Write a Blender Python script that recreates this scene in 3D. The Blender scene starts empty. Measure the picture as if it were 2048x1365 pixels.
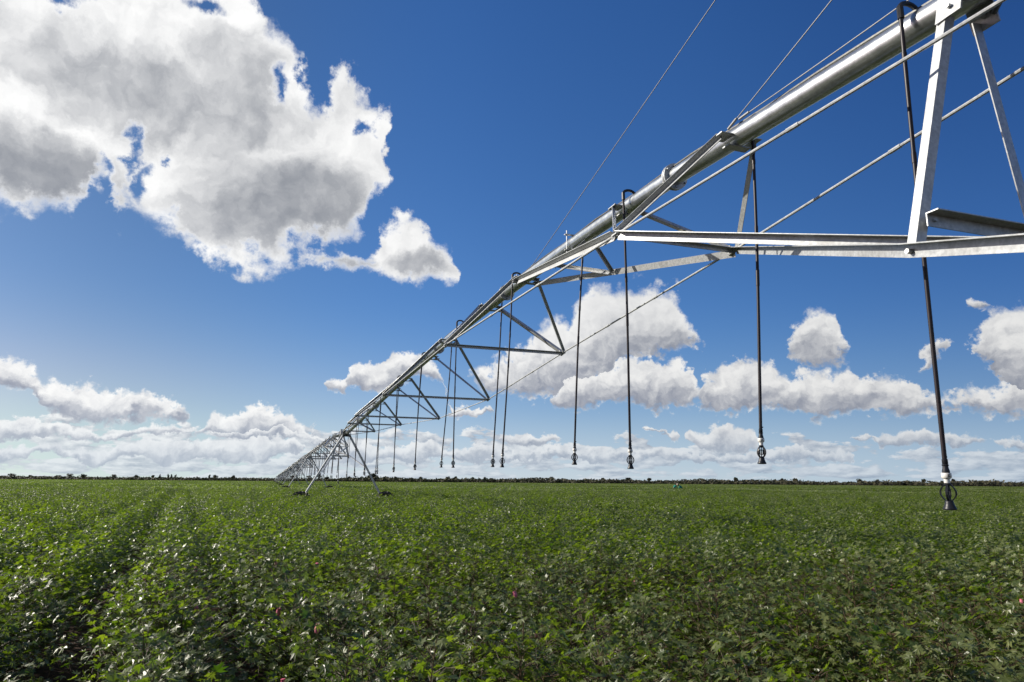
import bpy, math, random
from mathutils import Vector, Matrix
R = math.radians
sc = bpy.context.scene
COL = sc.collection
random.seed(7)

# ------------------------------------------------------------------ helpers
class MB:
    def __init__(self): self.v = []; self.f = []; self.t = []
    def add(self, vs, fs):
        b = len(self.v); self.v += [tuple(p) for p in vs]
        self.f += [tuple(i + b for i in q) for q in fs]
    def box(self, c, ax, ay, az):
        c = Vector(c); vs = []
        for k in (-1, 1):
            for j in (-1, 1):
                for i in (-1, 1):
                    vs.append(c + Vector(ax) * i + Vector(ay) * j + Vector(az) * k)
        self.add(vs, [(0, 2, 3, 1), (4, 5, 7, 6), (0, 1, 5, 4), (2, 6, 7, 3), (0, 4, 6, 2), (1, 3, 7, 5)])
    def tube(self, pts, r, n=10, cap=True):
        pts = [Vector(p) for p in pts]; m = len(pts)
        rs = r if isinstance(r, (list, tuple)) else [r] * m
        ref = None; vs = []
        for i, p in enumerate(pts):
            d = (pts[min(i + 1, m - 1)] - pts[max(i - 1, 0)]).normalized()
            if ref is None:
                ref = Vector((0, 0, 1)) if abs(d.z) < .9 else Vector((1, 0, 0))
            u = (ref - d * ref.dot(d)).normalized(); w = d.cross(u); ref = u
            for k in range(n):
                a = 2 * math.pi * k / n
                vs.append(p + (u * math.cos(a) + w * math.sin(a)) * rs[i])
        fs = [(i * n + k, i * n + (k + 1) % n, (i + 1) * n + (k + 1) % n, (i + 1) * n + k) for i in range(m - 1) for k in range(n)]
        if cap:
            fs.append(tuple(range(n - 1, -1, -1))); fs.append(tuple((m - 1) * n + k for k in range(n)))
        self.add(vs, fs)
    def lathe(self, prof, n=14, o=(0, 0, 0)):
        vs = []; m = len(prof)
        for (r, z) in prof:
            for k in range(n):
                a = 2 * math.pi * k / n
                vs.append((o[0] + r * math.cos(a), o[1] + r * math.sin(a), o[2] + z))
        fs = [(i * n + k, i * n + (k + 1) % n, (i + 1) * n + (k + 1) % n, (i + 1) * n + k) for i in range(m - 1) for k in range(n)]
        fs.append(tuple(range(n - 1, -1, -1))); fs.append(tuple((m - 1) * n + k for k in range(n)))
        self.add(vs, fs)
    def angle(self, pts, du, dv, w=.06, th=.006, wv=None):
        """L section along a polyline, heel on the line, flanges towards du and dv"""
        pts = [Vector(p) for p in pts]; vs = []; wv = wv or w
        for i, p in enumerate(pts):
            d = (pts[min(i + 1, len(pts) - 1)] - pts[max(i - 1, 0)]).normalized()
            u = Vector(du); u = (u - d * u.dot(d)).normalized()
            q = Vector(dv); q = q - d * q.dot(d); q = (q - u * q.dot(u)).normalized()
            vs += [p, p + u * w, p + u * w + q * th, p + u * th + q * th, p + u * th + q * wv, p + q * wv]
        n = 6
        fs = [(i * n + k, i * n + (k + 1) % n, (i + 1) * n + (k + 1) % n, (i + 1) * n + k) for i in range(len(pts) - 1) for k in range(n)]
        e = (len(pts) - 1) * n
        fs += [(3, 2, 1, 0), (5, 4, 3, 0), (e, e + 1, e + 2, e + 3), (e, e + 3, e + 4, e + 5)]
        self.add(vs, fs)
    def mesh(self, name, mat, smooth=False, tint=None):
        me = bpy.data.meshes.new(name); me.from_pydata(self.v, [], self.f); me.update()
        if mat: me.materials.append(mat)
        if smooth:
            me.polygons.foreach_set('use_smooth', [True] * len(me.polygons))
            try: me.set_sharp_from_angle(angle=R(40))
            except Exception: pass
        if tint is not None:
            a = me.attributes.new('tint', 'FLOAT', 'POINT'); a.data.foreach_set('value', tint)
        return me

def link(o, parent=None):
    COL.objects.link(o)
    if parent is not None: o.parent = parent
    return o
def part(name, mb, mat, parent=None, smooth=False):
    me = mb if isinstance(mb, bpy.types.Mesh) else mb.mesh(name, mat, smooth)
    return link(bpy.data.objects.new(name, me), parent)
def empty(name, loc=(0, 0, 0), rz=0.):
    o = bpy.data.objects.new(name, None); o.empty_display_size = .2
    o.location = loc; o.rotation_euler = (0, 0, rz); return link(o)
def tag(o, label=None, cat=None, group=None, kind=None):
    if label: o['label'] = label
    if cat: o['category'] = cat
    if group: o['group'] = group
    if kind: o['kind'] = kind
    return o
def copy_tree(o, parent=None):
    c = o.copy(); COL.objects.link(c); c.parent = parent
    for ch in list(o.children): copy_tree(ch, c)
    return c
ORD = ['first', 'second', 'third', 'fourth', 'fifth', 'sixth', 'seventh', 'eighth', 'ninth', 'tenth', 'eleventh', 'twelfth', 'thirteenth',
       'fourteenth', 'fifteenth', 'sixteenth', 'seventeenth', 'eighteenth', 'nineteenth', 'twentieth', 'twenty-first', 'twenty-second']

# ------------------------------------------------------------------ materials
def newmat(name):
    m = bpy.data.materials.new(name); m.use_nodes = True
    nt = m.node_tree; return m, nt, nt.nodes['Principled BSDF'], nt.nodes, nt.links
def noisecol(nt, scale, c1, c2, detail=4, rough=.6, coord='Object', lo=.35, hi=.65, dist=0.):
    N, L = nt.nodes, nt.links
    tc = N.new('ShaderNodeTexCoord'); nz = N.new('ShaderNodeTexNoise'); cr = N.new('ShaderNodeValToRGB')
    nz.inputs['Scale'].default_value = scale; nz.inputs['Detail'].default_value = detail; nz.inputs['Roughness'].default_value = rough
    nz.inputs['Distortion'].default_value = dist
    L.new(tc.outputs[coord], nz.inputs['Vector']); L.new(nz.outputs['Fac'], cr.inputs['Fac'])
    cr.color_ramp.elements[0].position = lo; cr.color_ramp.elements[1].position = hi
    cr.color_ramp.elements[0].color = (*c1, 1); cr.color_ramp.elements[1].color = (*c2, 1)
    return cr, nz
def mat_simple(name, c1, c2, rough, metal=0., scale=20., spec=.5, r2=None, bump=0.):
    m, nt, b, N, L = newmat(name)
    cr, nz = noisecol(nt, scale, c1, c2)
    L.new(cr.outputs['Color'], b.inputs['Base Color'])
    b.inputs['Roughness'].default_value = rough; b.inputs['Metallic'].default_value = metal
    b.inputs['Specular IOR Level'].default_value = spec
    if r2 is not None:
        mr = N.new('ShaderNodeMapRange'); mr.inputs['To Min'].default_value = rough; mr.inputs['To Max'].default_value = r2
        L.new(nz.outputs['Fac'], mr.inputs['Value']); L.new(mr.outputs['Result'], b.inputs['Roughness'])
    if bump:
        bp = N.new('ShaderNodeBump'); bp.inputs['Strength'].default_value = bump; bp.inputs['Distance'].default_value = .002
        L.new(nz.outputs['Fac'], bp.inputs['Height']); L.new(bp.outputs['Normal'], b.inputs['Normal'])
    return m
STEEL = mat_simple('galvanised_steel', (.41, .425, .43), (.54, .555, .56), .42, .45, 38., r2=.52, bump=.15)
PIPE = mat_simple('galvanised_pipe', (.47, .495, .505), (.58, .605, .615), .24, .88, 9., r2=.36, bump=.05)
def zinc_wear(m, stain):
    nt = m.node_tree; N, L = nt.nodes, nt.links; b = N['Principled BSDF']
    old = b.inputs['Base Color'].links[0].from_socket
    tc = N.new('ShaderNodeTexCoord'); vo = N.new('ShaderNodeTexVoronoi'); vo.inputs['Scale'].default_value = 55.; L.new(tc.outputs['Object'], vo.inputs['Vector'])
    sv = N.new('ShaderNodeSeparateColor'); L.new(vo.outputs['Color'], sv.inputs[0])
    nz = N.new('ShaderNodeTexNoise'); nz.inputs['Scale'].default_value = 2.6; nz.inputs['Detail'].default_value = 9; nz.inputs['Roughness'].default_value = .7; L.new(tc.outputs['Object'], nz.inputs['Vector'])
    mr = N.new('ShaderNodeMapRange'); mr.inputs['From Min'].default_value = 0; mr.inputs['From Max'].default_value = 1; mr.inputs['To Min'].default_value = .90; mr.inputs['To Max'].default_value = 1.08
    L.new(sv.outputs[0], mr.inputs['Value'])
    m1 = N.new('ShaderNodeMix'); m1.data_type = 'RGBA'; m1.blend_type = 'MULTIPLY'; m1.inputs['Factor'].default_value = 1; L.new(old, m1.inputs[6]); L.new(mr.outputs[0], m1.inputs[7])
    cr = N.new('ShaderNodeValToRGB'); cr.color_ramp.elements[0].position = .50; cr.color_ramp.elements[1].position = .74
    cr.color_ramp.elements[0].color = (0, 0, 0, 1); cr.color_ramp.elements[1].color = (stain,) * 3 + (1,)
    L.new(nz.outputs['Fac'], cr.inputs['Fac'])
    m2 = N.new('ShaderNodeMix'); m2.data_type = 'RGBA'; L.new(cr.outputs[0], m2.inputs['Factor']); L.new(m1.outputs[2], m2.inputs[6]); m2.inputs[7].default_value = (.20, .18, .15, 1)
    L.new(m2.outputs[2], b.inputs['Base Color'])
zinc_wear(STEEL, .5); zinc_wear(PIPE, .12)
WIRE = mat_simple('steel_wire', (.20, .20, .20), (.24, .24, .235), .6, .4, 6.)
DARKSTEEL = mat_simple('dark_steel', (.05, .05, .048), (.10, .10, .09), .5, .5, 30.)
HOSE = mat_simple('black_hose', (.011, .008, .010), (.022, .014, .018), .40, 0., 14., spec=.38, r2=.5)
BLACK = mat_simple('black_plastic', (.008, .009, .012), (.016, .017, .022), .40, 0., 30., spec=.35)
WHITE = mat_simple('white_plastic', (.70, .68, .63), (.80, .78, .74), .45, 0., 30.)
TYRE = mat_simple('tyre_rubber', (.014, .014, .014), (.045, .038, .030), .6, 0., 9.)
RIM = mat_simple('wheel_rim', (.5, .5, .48), (.62, .62, .6), .45, .6, 12.)
STEM = mat_simple('cotton_stem', (.050, .034, .018), (.105, .066, .032), .6, 0., 9., spec=.3)
BARK = mat_simple('bark', (.05, .04, .03), (.10, .08, .06), .9, 0., 4., spec=.2)

def mat_leaf(name, dark, light, trans, rough=.34, tw=.42, spec=.5):
    m, nt, b, N, L = newmat(name)
    at = N.new('ShaderNodeAttribute'); at.attribute_name = 'tint'
    cr = N.new('ShaderNodeValToRGB'); L.new(at.outputs['Fac'], cr.inputs['Fac'])
    cr.color_ramp.elements[0].color = (*dark, 1); cr.color_ramp.elements[1].color = (*light, 1)
    L.new(cr.outputs['Color'], b.inputs['Base Color'])
    b.inputs['Roughness'].default_value = rough; b.inputs['Specular IOR Level'].default_value = spec
    tr = N.new('ShaderNodeBsdfTranslucent')
    hs = N.new('ShaderNodeMix'); hs.data_type = 'RGBA'; hs.blend_type = 'MULTIPLY'; hs.inputs['Factor'].default_value = 1
    c2 = N.new('ShaderNodeValToRGB'); L.new(at.outputs['Fac'], c2.inputs['Fac'])
    c2.color_ramp.elements[0].color = (*trans[0], 1); c2.color_ramp.elements[1].color = (*trans[1], 1)
    L.new(c2.outputs['Color'], tr.inputs['Color']); N.remove(hs)
    mx = N.new('ShaderNodeMixShader'); mx.inputs['Fac'].default_value = tw
    L.new(b.outputs['BSDF'], mx.inputs[1]); L.new(tr.outputs['BSDF'], mx.inputs[2])
    L.new(mx.outputs['Shader'], N['Material Output'].inputs['Surface'])
    return m
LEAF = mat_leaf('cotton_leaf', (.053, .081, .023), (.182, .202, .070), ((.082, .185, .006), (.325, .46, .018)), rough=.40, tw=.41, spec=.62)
SCRUB = mat_leaf('scrub_leaf', (.030, .031, .018), (.105, .095, .052), ((.02, .03, .008), (.06, .07, .02)), rough=.6, tw=.2, spec=.2)

def mat_petal():
    m, nt, b, N, L = newmat('flower_petal')
    oi = N.new('ShaderNodeObjectInfo'); cr = N.new('ShaderNodeValToRGB')
    L.new(oi.outputs['Random'], cr.inputs['Fac'])
    e = cr.color_ramp.elements; e[0].color = (.50, .06, .14, 1); e[1].color = (.62, .22, .27, 1)
    L.new(cr.outputs['Color'], b.inputs['Base Color']); b.inputs['Roughness'].default_value = .6
    return m
PETAL = mat_petal()

# ------------------------------------------------------------------ camera
F_PX, PITCH, ROLL, CZ = 1370., math.atan(281 / 1370.), .0072, 1.62
cd = bpy.data.cameras.new('camera'); cam = bpy.data.objects.new('camera', cd); COL.objects.link(cam)
cd.sensor_width = 36.; cd.lens = F_PX / 2048 * 36; cd.clip_start = .05; cd.clip_end = 20000
fw = Vector((0, math.cos(PITCH), math.sin(PITCH))); up = Vector((0, -math.sin(PITCH), math.cos(PITCH))); rt = Vector((1, 0, 0))
rt2 = rt * math.cos(ROLL) + up * math.sin(ROLL); up2 = -rt * math.sin(ROLL) + up * math.cos(ROLL)
M = Matrix((rt2, up2, -fw)).transposed().to_4x4(); M.translation = Vector((0, 0, CZ)); cam.matrix_world = M
cd.dof.use_dof = True; cd.dof.focus_distance = 8.; cd.dof.aperture_fstop = 7.1
sc.camera = cam

# ------------------------------------------------------------------ light
SUN_AZ, SUN_EL = R(-80), R(29)
S = Vector((math.sin(SUN_AZ) * math.cos(SUN_EL), math.cos(SUN_AZ) * math.cos(SUN_EL), math.sin(SUN_EL)))
ld = bpy.data.lights.new('sun', 'SUN'); ld.energy = 5.0; ld.angle = R(.55); ld.color = (1., .93, .82)
sun = bpy.data.objects.new('sun', ld); COL.objects.link(sun); sun.rotation_euler = S.to_track_quat('Z', 'Y').to_euler()

# ------------------------------------------------------------------ sky: Nishita air with procedural cumulus clouds, all in world directions
# (azimuth, cloud top elevation, cloud base elevation, softness) in radians, one row of clouds per list
CLOUD_TABLES = [
    [(-0.9148,0.3924,0.5080,0.0642), (-0.8535,0.6664,0.2356,0.0642), (-0.6921,0.7241,0.3016,0.0642), (-0.6626,0.7375,0.3053,0.0642), (-0.6218,0.7468,0.3213,0.0642), (-0.6010,0.7470,0.3384,0.0642), (-0.5936,0.7418,0.3630,0.0642), (-0.5841,0.7415,0.3821,0.0642), (-0.5696,0.7423,0.3829,0.0642), (-0.5603,0.7404,0.3467,0.0642), (-0.5497,0.7437,0.3287,0.0642), (-0.5312,0.7366,0.3397,0.0642), (-0.5124,0.7241,0.3322,0.0642), (-0.4678,0.6885,0.3257,0.0642), (-0.4591,0.6805,0.3073,0.0642), (-0.4323,0.6558,0.2842,0.0642), (-0.3956,0.6145,0.2780,0.0642), (-0.3741,0.5989,0.2789,0.0642), (-0.3525,0.5827,0.2816,0.0642), (-0.3363,0.5617,0.2900,0.0642), (-0.3314,0.5442,0.2931,0.0642), (-0.3271,0.5245,0.2962,0.0642), (-0.3154,0.5264,0.3043,0.0642), (-0.2944,0.5265,0.3221,0.0642), (-0.2868,0.5483,0.3299,0.0642), (-0.2779,0.5577,0.3356,0.0642), (-0.2599,0.5645,0.3427,0.0642), (-0.2477,0.5505,0.3486,0.0642), (-0.2261,0.5373,0.3677,0.0642), (-0.2139,0.5324,0.3963,0.0642), (-0.2017,0.5143,0.4137,0.0642), (-0.1965,0.4919,0.4155,0.0642), (-0.1910,0.4538,0.4172,0.0642), (-0.1833,0.4477,0.4205,0.0642), (-0.1778,0.4366,0.4264,0.0642), (-0.1743,0.3739,0.4896,0.0642), (-0.0653,0.1145,0.1959,0.0453), (-0.0616,0.1596,0.1509,0.0453), (-0.0468,0.1730,0.1344,0.0453), (-0.0284,0.1761,0.1259,0.0453), (-0.0173,0.1784,0.1239,0.0453), (0.0195,0.1955,0.1190,0.0453), (0.0306,0.2188,0.1191,0.0453), (0.0417,0.2334,0.1206,0.0453), (0.0639,0.2449,0.1220,0.0453), (0.0860,0.2316,0.1205,0.0453), (0.0935,0.2547,0.1241,0.0453), (0.1047,0.2726,0.1313,0.0453), (0.1233,0.2888,0.1384,0.0453), (0.1603,0.2940,0.1595,0.0453), (0.1808,0.2910,0.1720,0.0453), (0.2039,0.2849,0.1729,0.0453), (0.2360,0.2768,0.1776,0.0453), (0.2475,0.2479,0.1821,0.0453), (0.2632,0.2238,0.1864,0.0453), (0.2746,0.2042,0.1880,0.0453), (0.2813,0.1926,0.1898,0.0453), (0.2848,0.1504,0.2318,0.0453), (0.3875,0.1445,0.2036,0.0328), (0.3905,0.1762,0.1715,0.0328), (0.3943,0.1996,0.1632,0.0328), (0.4002,0.2113,0.1562,0.0328), (0.4133,0.2290,0.1521,0.0328), (0.4310,0.2353,0.1517,0.0328), (0.4481,0.2270,0.1560,0.0328), (0.4578,0.2221,0.1593,0.0328), (0.4607,0.2028,0.1616,0.0328), (0.4699,0.1909,0.1648,0.0328), (0.4745,0.1788,0.1723,0.0328), (0.4777,0.1457,0.2049,0.0328), (0.5912,0.1328,0.1985,0.0365), (0.5935,0.1678,0.1630,0.0365), (0.5973,0.1734,0.1517,0.0365), (0.6066,0.1875,0.1473,0.0365), (0.6132,0.1909,0.1455,0.0365), (0.6169,0.2096,0.1387,0.0365), (0.6238,0.2144,0.1143,0.0365), (0.6328,0.2136,0.0989,0.0365), (0.6418,0.2127,0.0879,0.0365), (0.6557,0.2106,0.0825,0.0365), (0.7585,0.1961,0.0745,0.0365), (0.7688,0.1022,0.1679,0.0365)],
    [(-0.8146,0.0808,0.1255,0.0248), (-0.8094,0.1259,0.0809,0.0248), (-0.6463,0.1414,0.0968,0.0248), (-0.6296,0.1421,0.0993,0.0248), (-0.6171,0.1352,0.1021,0.0248), (-0.6041,0.1251,0.1037,0.0248), (-0.5970,0.1136,0.0808,0.0248), (-0.5919,0.1201,0.0739,0.0248), (-0.5852,0.1218,0.0707,0.0248), (-0.5734,0.1155,0.0701,0.0248), (-0.5414,0.1113,0.0705,0.0248), (-0.5083,0.1074,0.0721,0.0248), (-0.4916,0.1111,0.0729,0.0248), (-0.4801,0.1105,0.0728,0.0248), (-0.4621,0.1013,0.0723,0.0248), (-0.4466,0.0859,0.0723,0.0248), (-0.4391,0.0778,0.0733,0.0248), (-0.4364,0.0533,0.0980,0.0248), (-0.3098,0.2821,0.3425,0.0336), (-0.3061,0.3161,0.3092,0.0336), (-0.2797,0.3290,0.3069,0.0336), (-0.2511,0.3344,0.3037,0.0336), (-0.2330,0.3317,0.3058,0.0336), (-0.2183,0.3315,0.3019,0.0336), (-0.2002,0.3482,0.2954,0.0336), (-0.1962,0.3695,0.2907,0.0336), (-0.1823,0.3809,0.2872,0.0336), (-0.1711,0.3852,0.2843,0.0336), (-0.1560,0.3792,0.2836,0.0336), (-0.1372,0.3768,0.2844,0.0336), (-0.1294,0.3596,0.2869,0.0336), (-0.1142,0.3462,0.2904,0.0336), (-0.0914,0.3385,0.2912,0.0336), (-0.0813,0.3224,0.2857,0.0336), (-0.0720,0.3011,0.2859,0.0336), (-0.0683,0.2634,0.3238,0.0336), (0.0526,0.0926,0.1399,0.0263), (0.0562,0.1184,0.1141,0.0263), (0.0782,0.1568,0.1061,0.0263), (0.1146,0.1637,0.1024,0.0263), (0.1581,0.1753,0.1071,0.0263), (0.2010,0.1786,0.1073,0.0263), (0.2255,0.1707,0.1070,0.0263), (0.2510,0.1628,0.1065,0.0263), (0.2590,0.1456,0.1105,0.0263), (0.2649,0.1300,0.1146,0.0263), (0.2727,0.1480,0.1088,0.0263), (0.3039,0.1601,0.0970,0.0263), (0.3174,0.1671,0.0960,0.0263), (0.3373,0.1696,0.0976,0.0263), (0.3630,0.1593,0.0955,0.0263), (0.3942,0.1428,0.0933,0.0263), (0.4022,0.1370,0.0957,0.0263), (0.4160,0.1530,0.0860,0.0263), (0.4613,0.1534,0.0833,0.0263), (0.4701,0.1320,0.0907,0.0263), (0.4814,0.1378,0.0890,0.0263), (0.5069,0.1406,0.0817,0.0263), (0.5344,0.1323,0.0856,0.0263), (0.5551,0.1092,0.0896,0.0263), (0.5869,0.1164,0.0923,0.0263), (0.6165,0.1173,0.0819,0.0263), (0.6446,0.1209,0.0793,0.0263), (0.7528,0.1114,0.0745,0.0263), (0.7573,0.0692,0.1165,0.0263)],
    [(-0.4365,0.0462,0.0777,0.0175), (-0.4331,0.0669,0.0572,0.0175), (-0.4065,0.0878,0.0516,0.0175), (-0.3816,0.0855,0.0523,0.0175), (-0.3746,0.0979,0.0525,0.0175), (-0.3635,0.1065,0.0528,0.0175), (-0.3474,0.1053,0.0532,0.0175), (-0.3342,0.0977,0.0536,0.0175), (-0.3238,0.0810,0.0525,0.0175), (-0.3041,0.0803,0.0516,0.0175), (-0.2903,0.0683,0.0492,0.0175), (-0.2781,0.0632,0.0480,0.0175), (-0.2752,0.0399,0.0714,0.0175), (-0.2737,0.1161,0.1476,0.0175), (-0.2722,0.1334,0.1306,0.0175), (-0.2695,0.1443,0.1261,0.0175), (-0.2558,0.1477,0.1260,0.0175), (-0.2405,0.1442,0.1272,0.0175), (-0.2360,0.1508,0.1331,0.0175), (-0.2343,0.1629,0.1346,0.0175), (-0.2240,0.1733,0.1321,0.0175), (-0.2061,0.1727,0.1250,0.0175), (-0.1883,0.1691,0.1241,0.0175), (-0.1793,0.1817,0.1279,0.0175), (-0.1674,0.1857,0.1340,0.0175), (-0.1421,0.1837,0.1376,0.0175), (-0.1291,0.1740,0.1495,0.0175), (-0.1145,0.1715,0.1477,0.0175), (-0.1011,0.1567,0.1509,0.0175), (-0.0976,0.1381,0.1696,0.0175), (-0.0961,0.0832,0.1016,0.0102), (-0.0946,0.0968,0.0882,0.0102), (-0.0895,0.1048,0.0904,0.0102), (-0.0678,0.1117,0.0929,0.0102), (-0.0423,0.1077,0.0947,0.0102), (-0.0299,0.1013,0.0962,0.0102), (-0.0263,0.0896,0.1080,0.0102), (-0.0248,0.0470,0.0680,0.0117), (-0.0221,0.0604,0.0547,0.0117), (-0.0127,0.0676,0.0483,0.0117), (0.0126,0.0707,0.0449,0.0117), (0.0488,0.0651,0.0480,0.0117), (0.0718,0.0616,0.0573,0.0117), (0.0755,0.0490,0.0700,0.0117), (0.5366,0.1321,0.1610,0.0161), (0.5392,0.1479,0.1447,0.0161), (0.5469,0.1585,0.1454,0.0161), (0.5559,0.1714,0.1504,0.0161), (0.5633,0.1844,0.1548,0.0161), (0.5719,0.1792,0.1602,0.0161), (0.5806,0.1715,0.1630,0.0161), (0.5853,0.1686,0.1650,0.0161), (0.5881,0.1521,0.1810,0.0161), (0.5933,0.2106,0.2369,0.0146), (0.5957,0.2252,0.2216,0.0146), (0.6061,0.2334,0.2130,0.0146), (0.6161,0.2283,0.2134,0.0146), (0.6276,0.2213,0.2165,0.0146), (0.6303,0.2054,0.2317,0.0146)],
    [(-0.8036,0.0349,0.0546,0.0109), (-0.8005,0.0535,0.0361,0.0109), (-0.6380,0.0651,0.0445,0.0109), (-0.6092,0.0650,0.0445,0.0109), (-0.5793,0.0648,0.0456,0.0109), (-0.5509,0.0650,0.0479,0.0109), (-0.5426,0.0580,0.0494,0.0109), (-0.5162,0.0666,0.0529,0.0109), (-0.4998,0.0686,0.0548,0.0109), (-0.4657,0.0701,0.0573,0.0109), (-0.4243,0.0679,0.0614,0.0109), (-0.4216,0.0549,0.0746,0.0109), (-0.4201,0.0462,0.0633,0.0095), (-0.4186,0.0587,0.0509,0.0095), (-0.3744,0.0658,0.0498,0.0095), (-0.3232,0.0660,0.0511,0.0095), (-0.2702,0.0634,0.0523,0.0095), (-0.2362,0.0614,0.0544,0.0095), (-0.2330,0.0494,0.0665,0.0095), (0.1856,0.0708,0.0840,0.0073), (0.1890,0.0805,0.0742,0.0073), (0.1988,0.0833,0.0734,0.0073), (0.2113,0.0796,0.0747,0.0073), (0.2149,0.0706,0.0837,0.0073), (0.2164,0.0566,0.0711,0.0080), (0.2185,0.0691,0.0586,0.0080), (0.2296,0.0787,0.0564,0.0080), (0.2378,0.0717,0.0591,0.0080), (0.2415,0.0582,0.0726,0.0080), (0.2430,0.0408,0.0671,0.0146), (0.2445,0.0591,0.0487,0.0146), (0.2566,0.0715,0.0473,0.0146), (0.2681,0.0686,0.0479,0.0146), (0.2747,0.0713,0.0417,0.0146), (0.2872,0.0849,0.0478,0.0146), (0.3005,0.0860,0.0470,0.0146), (0.3135,0.0755,0.0476,0.0146), (0.3331,0.0772,0.0474,0.0146), (0.3424,0.0635,0.0493,0.0146), (0.3474,0.0567,0.0513,0.0146), (0.3507,0.0408,0.0671,0.0146), (0.4545,0.0468,0.0638,0.0095), (0.4572,0.0575,0.0530,0.0095), (0.4708,0.0636,0.0534,0.0095), (0.4841,0.0645,0.0557,0.0095), (0.4874,0.0515,0.0686,0.0095), (0.4889,0.0407,0.0630,0.0124), (0.4904,0.0556,0.0480,0.0124), (0.4961,0.0629,0.0454,0.0124), (0.5240,0.0696,0.0443,0.0124), (0.5507,0.0663,0.0462,0.0124), (0.5687,0.0609,0.0447,0.0124), (0.5866,0.0621,0.0455,0.0124), (0.6087,0.0538,0.0479,0.0124), (0.6114,0.0396,0.0619,0.0124), (0.6136,0.0362,0.0559,0.0109), (0.6154,0.0512,0.0407,0.0109), (0.6381,0.0517,0.0374,0.0109), (0.7460,0.0483,0.0352,0.0109), (0.7488,0.0318,0.0515,0.0109)],
    [(-0.8001,0.0121,0.0318,0.0109), (-0.7971,0.0302,0.0139,0.0109), (-0.6348,0.0376,0.0216,0.0109), (-0.6012,0.0371,0.0213,0.0109), (-0.5713,0.0363,0.0249,0.0109), (-0.5346,0.0392,0.0197,0.0109), (-0.4857,0.0489,0.0207,0.0109), (-0.4455,0.0477,0.0233,0.0109), (-0.4034,0.0463,0.0222,0.0109), (-0.3476,0.0531,0.0251,0.0109), (-0.2958,0.0511,0.0307,0.0109), (-0.2859,0.0458,0.0376,0.0109), (-0.2828,0.0319,0.0516,0.0109), (-0.2723,0.0242,0.0426,0.0102), (-0.2687,0.0379,0.0290,0.0102), (-0.2284,0.0560,0.0248,0.0102), (-0.1729,0.0500,0.0255,0.0102), (-0.1238,0.0550,0.0331,0.0102), (-0.0880,0.0441,0.0334,0.0102), (-0.0449,0.0516,0.0268,0.0102), (0.0127,0.0414,0.0293,0.0102), (0.0774,0.0510,0.0311,0.0102), (0.1626,0.0419,0.0300,0.0102), (0.2181,0.0453,0.0280,0.0102), (0.2790,0.0417,0.0273,0.0102), (0.3699,0.0510,0.0278,0.0102), (0.4190,0.0471,0.0276,0.0102), (0.4541,0.0370,0.0275,0.0102), (0.4574,0.0230,0.0414,0.0102)],
]

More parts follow.
